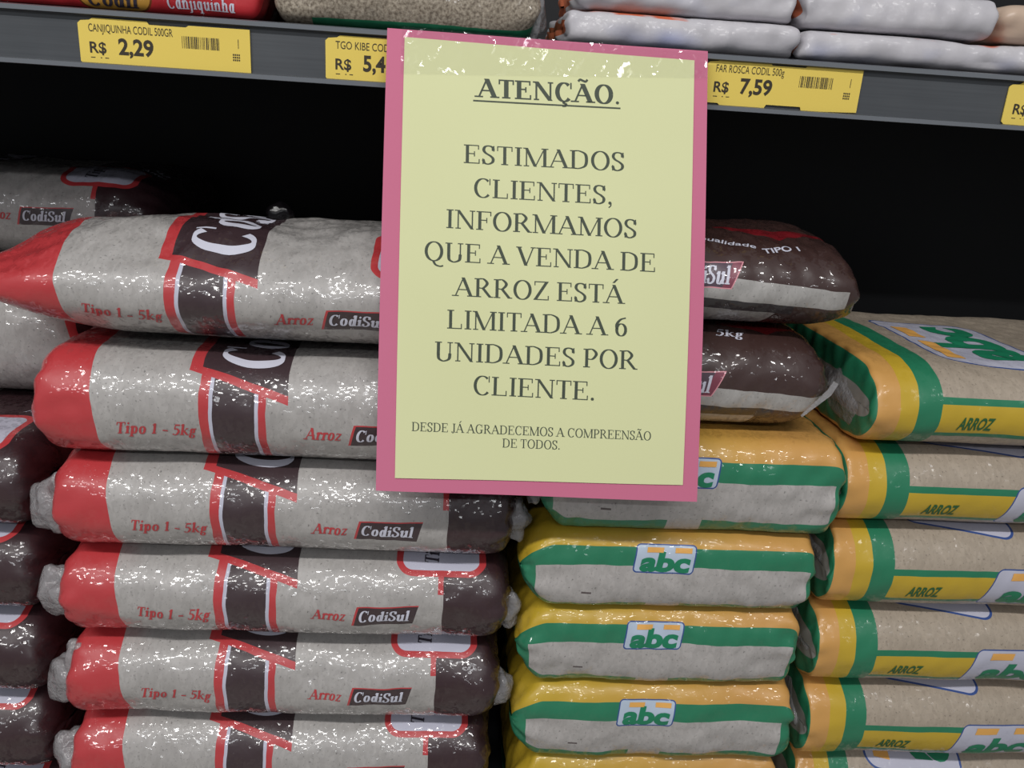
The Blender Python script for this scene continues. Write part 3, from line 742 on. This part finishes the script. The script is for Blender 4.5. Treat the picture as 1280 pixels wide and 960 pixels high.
# far left stack: brown ends show
red_bag(-.6660, 1.0725, 1.1490, .562, 21, 'uppermost of the glossy brown bag ends at the left edge')
red_bag(-.6680, .9965, 1.0725, .562, 22, 'second from the top of the glossy brown bag ends at the left edge')
red_bag(-.6700, .9180, .9965, .560, 23, 'third from the top of the glossy brown bag ends at the left edge')
red_bag(-.6740, .8380, .9180, .560, 24, 'brown bag end at the lower left corner of the photo')
red_bag(-.6720, .7570, .8380, .562, 25, 'far left rice bag resting on the lower board, under the brown ends')
make_bag('rice_bag', Bag(-.655, -.309, 1.1490, 1.2500, .655, W=.22, seed=26, r=.05, eR=.05, pR=2.2), MAT['red_back'], 'pale rice bag with a slanting red edge, set back at the left edge', 'rice bag', GR)
make_bag('rice_bag', Bag(-.632, -.283, 1.2500, 1.3350, .762, W=.22, seed=27, r=.055, eR=.05, pR=2.2, toplump=1.), MAT['red_rice'], 'shadowed rice bag deep in the shelf, behind the plump top bag', 'rice bag', GR, red_decals())

# stack under the notice: two brown bags, then green and white ones
def abc_badge(u0, u1, vb, cap, sl, bars, vert=False):
    return [(place(sans('abc', .045, sl), u0, vb, u1, vb, cap), MAT['greenink']), (bars, MAT['orangeink'])]
def brown_decals(kg):
    d = [(place(CODI(), .0940, -.0035, .1345, -.0035, .0125), MAT['whiteink']),
         (place(sans('TIPO 1', .02, .2), .1620, .0225, .1920, .0310, .0068), MAT['whiteink']),
         (place(sans('Qualidade', .01, .1), .1130, .0370, .1560, .0275, .0060), MAT['whiteink'])]
    if kg: d[1] = (place(serif('5kg', .2, .07, .2), .1400, .0445, .1620, .0430, .0090), MAT['whiteink']); d.pop()
    return d
make_bag('rice_bag', Bag(.054, .290, 1.2640, 1.3340, .552, W=.20, r=.060, m=2.15, dv=.006, eL=.05, pL=2.4, eR=.038, pR=3.0, seed=31, amp=.0018, toplump=1.2), MAT['brown'], 'upper of the two brown rice bags right of the notice, marked TIPO 1', 'rice bag', GB, brown_decals(False))
bb = make_bag('rice_bag', Bag(.050, .278, 1.1860, 1.2640, .547, W=.22, r=.05, m=2.2, eL=.04, pL=2.4, eR=.04, pR=2.6, seed=32, amp=.0014), MAT['brown'], 'lower of the two brown rice bags right of the notice', 'rice bag', GB, brown_decals(True))
V, Fc = prism([(-.016, -.020), (-.0150, -.021), (.004, -.003), (.008, .006), (.004, .008), (.001, .001)], lambda a, b, d: (a, d, b), .0012)
sl_ = obj('seal_edge', V, Fc, MAT['clear'], bb); sl_.location = (.108, -.108, .040); sl_['label'] = 'pale edge of the film seal'
side_bars = [[(.1005, .0325), (.1135, .0325), (.1139, .0366), (.1009, .0366)], [(.1225, .0325), (.1355, .0325), (.1359, .0366), (.1229, .0366)]]
SIDE = [([[(a, b-.0115) for a, b in p] for p in ps], m) for ps, m in abc_badge(.0955, .1350, .0175, .0158, .12, side_bars)]
def side_bag(xL, xR, zb, zt, yf, seed, label, tabs=()):
    make_bag('rice_bag', Bag(xL, xR, zb, zt, yf, W=.225, r=.022, m=2.7, eL=.024, pL=1.5, eR=.014, pR=3.2, k=.12, du=-.0045, seed=seed, amp=.0012, pleat=.0022), MAT['side'], label, 'rice bag', GS, SIDE, tabs)
side_bag(.0620, .2940, 1.1070, 1.1860, .535, 41, 'green and white rice bag with its badge half hidden by the notice', [(-1, .000, .020, -.008, (.006, .010, .012), 42)])
side_bag(.0540, .2860, 1.0390, 1.1070, .535, 42, 'green and white rice bag on its side, whole badge just below the notice')
side_bag(.0540, .2850, .9660, 1.0390, .537, 43, 'green and white rice bag on its side, second whole badge below the notice')
side_bag(.0560, .2920, .8890, .9660, .537, 44, 'green and white rice bag on its side, third whole badge below the notice')
side_bag(.0580, .2960, .7570, .8890, .540, 45, 'green and white rice bag at the bottom edge of the photo')

# right-hand stack: yellow banded ends
def front_decals():
    o = lambda ps: ps
    bars = [[(.1500, .0010), (.1700, .0010), (.1712, .0075), (.1512, .0075)], [(.1860, .0010), (.2060, .0010), (.2072, .0075), (.1872, .0075)]]
    d = [(o(place(sans('ARROZ', .03, .3), .0655, -.0165, .0940, -.0165, .0105)), MAT['dgreenink'])]
    d += [(o(p), m) for p, m in abc_badge(.1460, .2040, -.0240, .0210, .15, bars)]
    d += [(place(sans('abc', .045, .12), .1450, .0560, .1400, .1600, .052), MAT['greenink']),
          ([[(.0760, .0600), (.0900, .0570), (.0900, .1030), (.0760, .1050)], [(.0760, .1180), (.0900, .1160), (.0900, .1500), (.0760, .1520)]], MAT['orangeink'])]
    return d
def front_bag(xL, zb, zt, yf, seed, label, **kw):
    kw = dict(dict(W=.24, r=.040, m=2.2, eL=.012, pL=5.5, eR=.03, pR=3., k=.08, amp=.0009, pleat=.0012, fine=.0002), **kw)
    make_bag('rice_bag', Bag(xL, xL+.350, zb, zt, yf, seed=seed, **kw), MAT['front'], label, 'rice bag', GF, front_decals(), [(-1, -.0035, .060, -.004, (.0050, .036, .016), seed)])
front_bag(.3070, 1.1790, 1.2480, .540, 51, 'yellow banded rice bag topmost in the right hand stack', dv=.006, r=.050, toplump=1.)
front_bag(.3000, 1.1110, 1.1790, .545, 52, 'yellow banded rice bag second from the top of the right hand stack')
front_bag(.3030, 1.0335, 1.1110, .545, 53, 'yellow banded rice bag third from the top of the right hand stack')
front_bag(.3050, .9582, 1.0335, .545, 54, 'yellow banded rice bag fourth from the top of the right hand stack')
front_bag(.3110, .8799, .9582, .545, 55, 'yellow banded rice bag fifth from the top of the right hand stack')
front_bag(.3160, .7570, .8799, .550, 56, 'yellow banded rice bag at the bottom right corner of the photo')

# ---------------------------------------------------------------- goods on the upper board
ZB = 1.4570
make_bag('grits_packet', Bag(-.338, -.149, ZB, ZB+.060, .622, W=.14, r=.012, m=2.8, eL=.012, eR=.012, seed=61, amp=.0008), MAT['grits'], 'red packet of corn grits above the first price tag at the upper left', 'food packet', 'packets on the upper board',
         [(place(serif('Canjiquinha', .2, .07, .05), .1240, -.0255, .1700, -.0255, .0085), MAT['whiteink']), (place(serif('Codil', .22, .08, .1), .0700, -.0270, .1040, -.0270, .010), MAT['darkink'])], film='packet_film', nu=110, nv=110)
make_bag('wheat_packet', Bag(-.1445, .0470, ZB, ZB+.063, .619, W=.14, r=.016, m=2.5, eL=.018, eR=.02, seed=62, amp=.0012), MAT['wheat'], 'clear packet of brown cracked wheat with green bottom edge above the notice', 'food packet', 'packets on the upper board', [],
         [(1, -.006, .02, -.012, (.010, .012, .016), 12)], film='packet_film', nu=110, nv=110)
FL = 'white flour packets on the upper board'
for x0, x1, z0, z1, yf, sd, lb in ((.0630, .2390, ZB, ZB+.0245, .620, 63, 'white flour packet with an orange corner just right of the notice top'),
                                   (.2395, .4650, ZB, ZB+.0225, .621, 64, 'white flour packet above the bare stretch of rail'),
                                   (.0740, .2350, ZB+.0245, ZB+.053, .624, 65, 'white flour packet lying on the orange cornered one'),
                                   (.2360, .3880, ZB+.0230, ZB+.052, .624, 66, 'white flour packet at the upper right lying on another one')):
    make_bag('flour_packet', Bag(x0, x1, z0, z1, yf, W=.15, r=.013, m=2.5, eL=.010, pL=2.6, eR=.010, pR=2.6, seed=sd, amp=.0022, fine=.0008, pleat=.002, toplump=.3), MAT['flour'], lb, 'food packet', FL, film='packet_film', nu=130, nv=110)
make_bag('food_packet', Bag(.3920, .5300, ZB+.0235, ZB+.052, .630, W=.15, r=.014, eL=.02, eR=.02, seed=67, amp=.0015), MAT['beige'], 'beige packet at the upper right corner of the photo', 'food packet', 'packets on the upper board', film='packet_film', nu=90, nv=90)
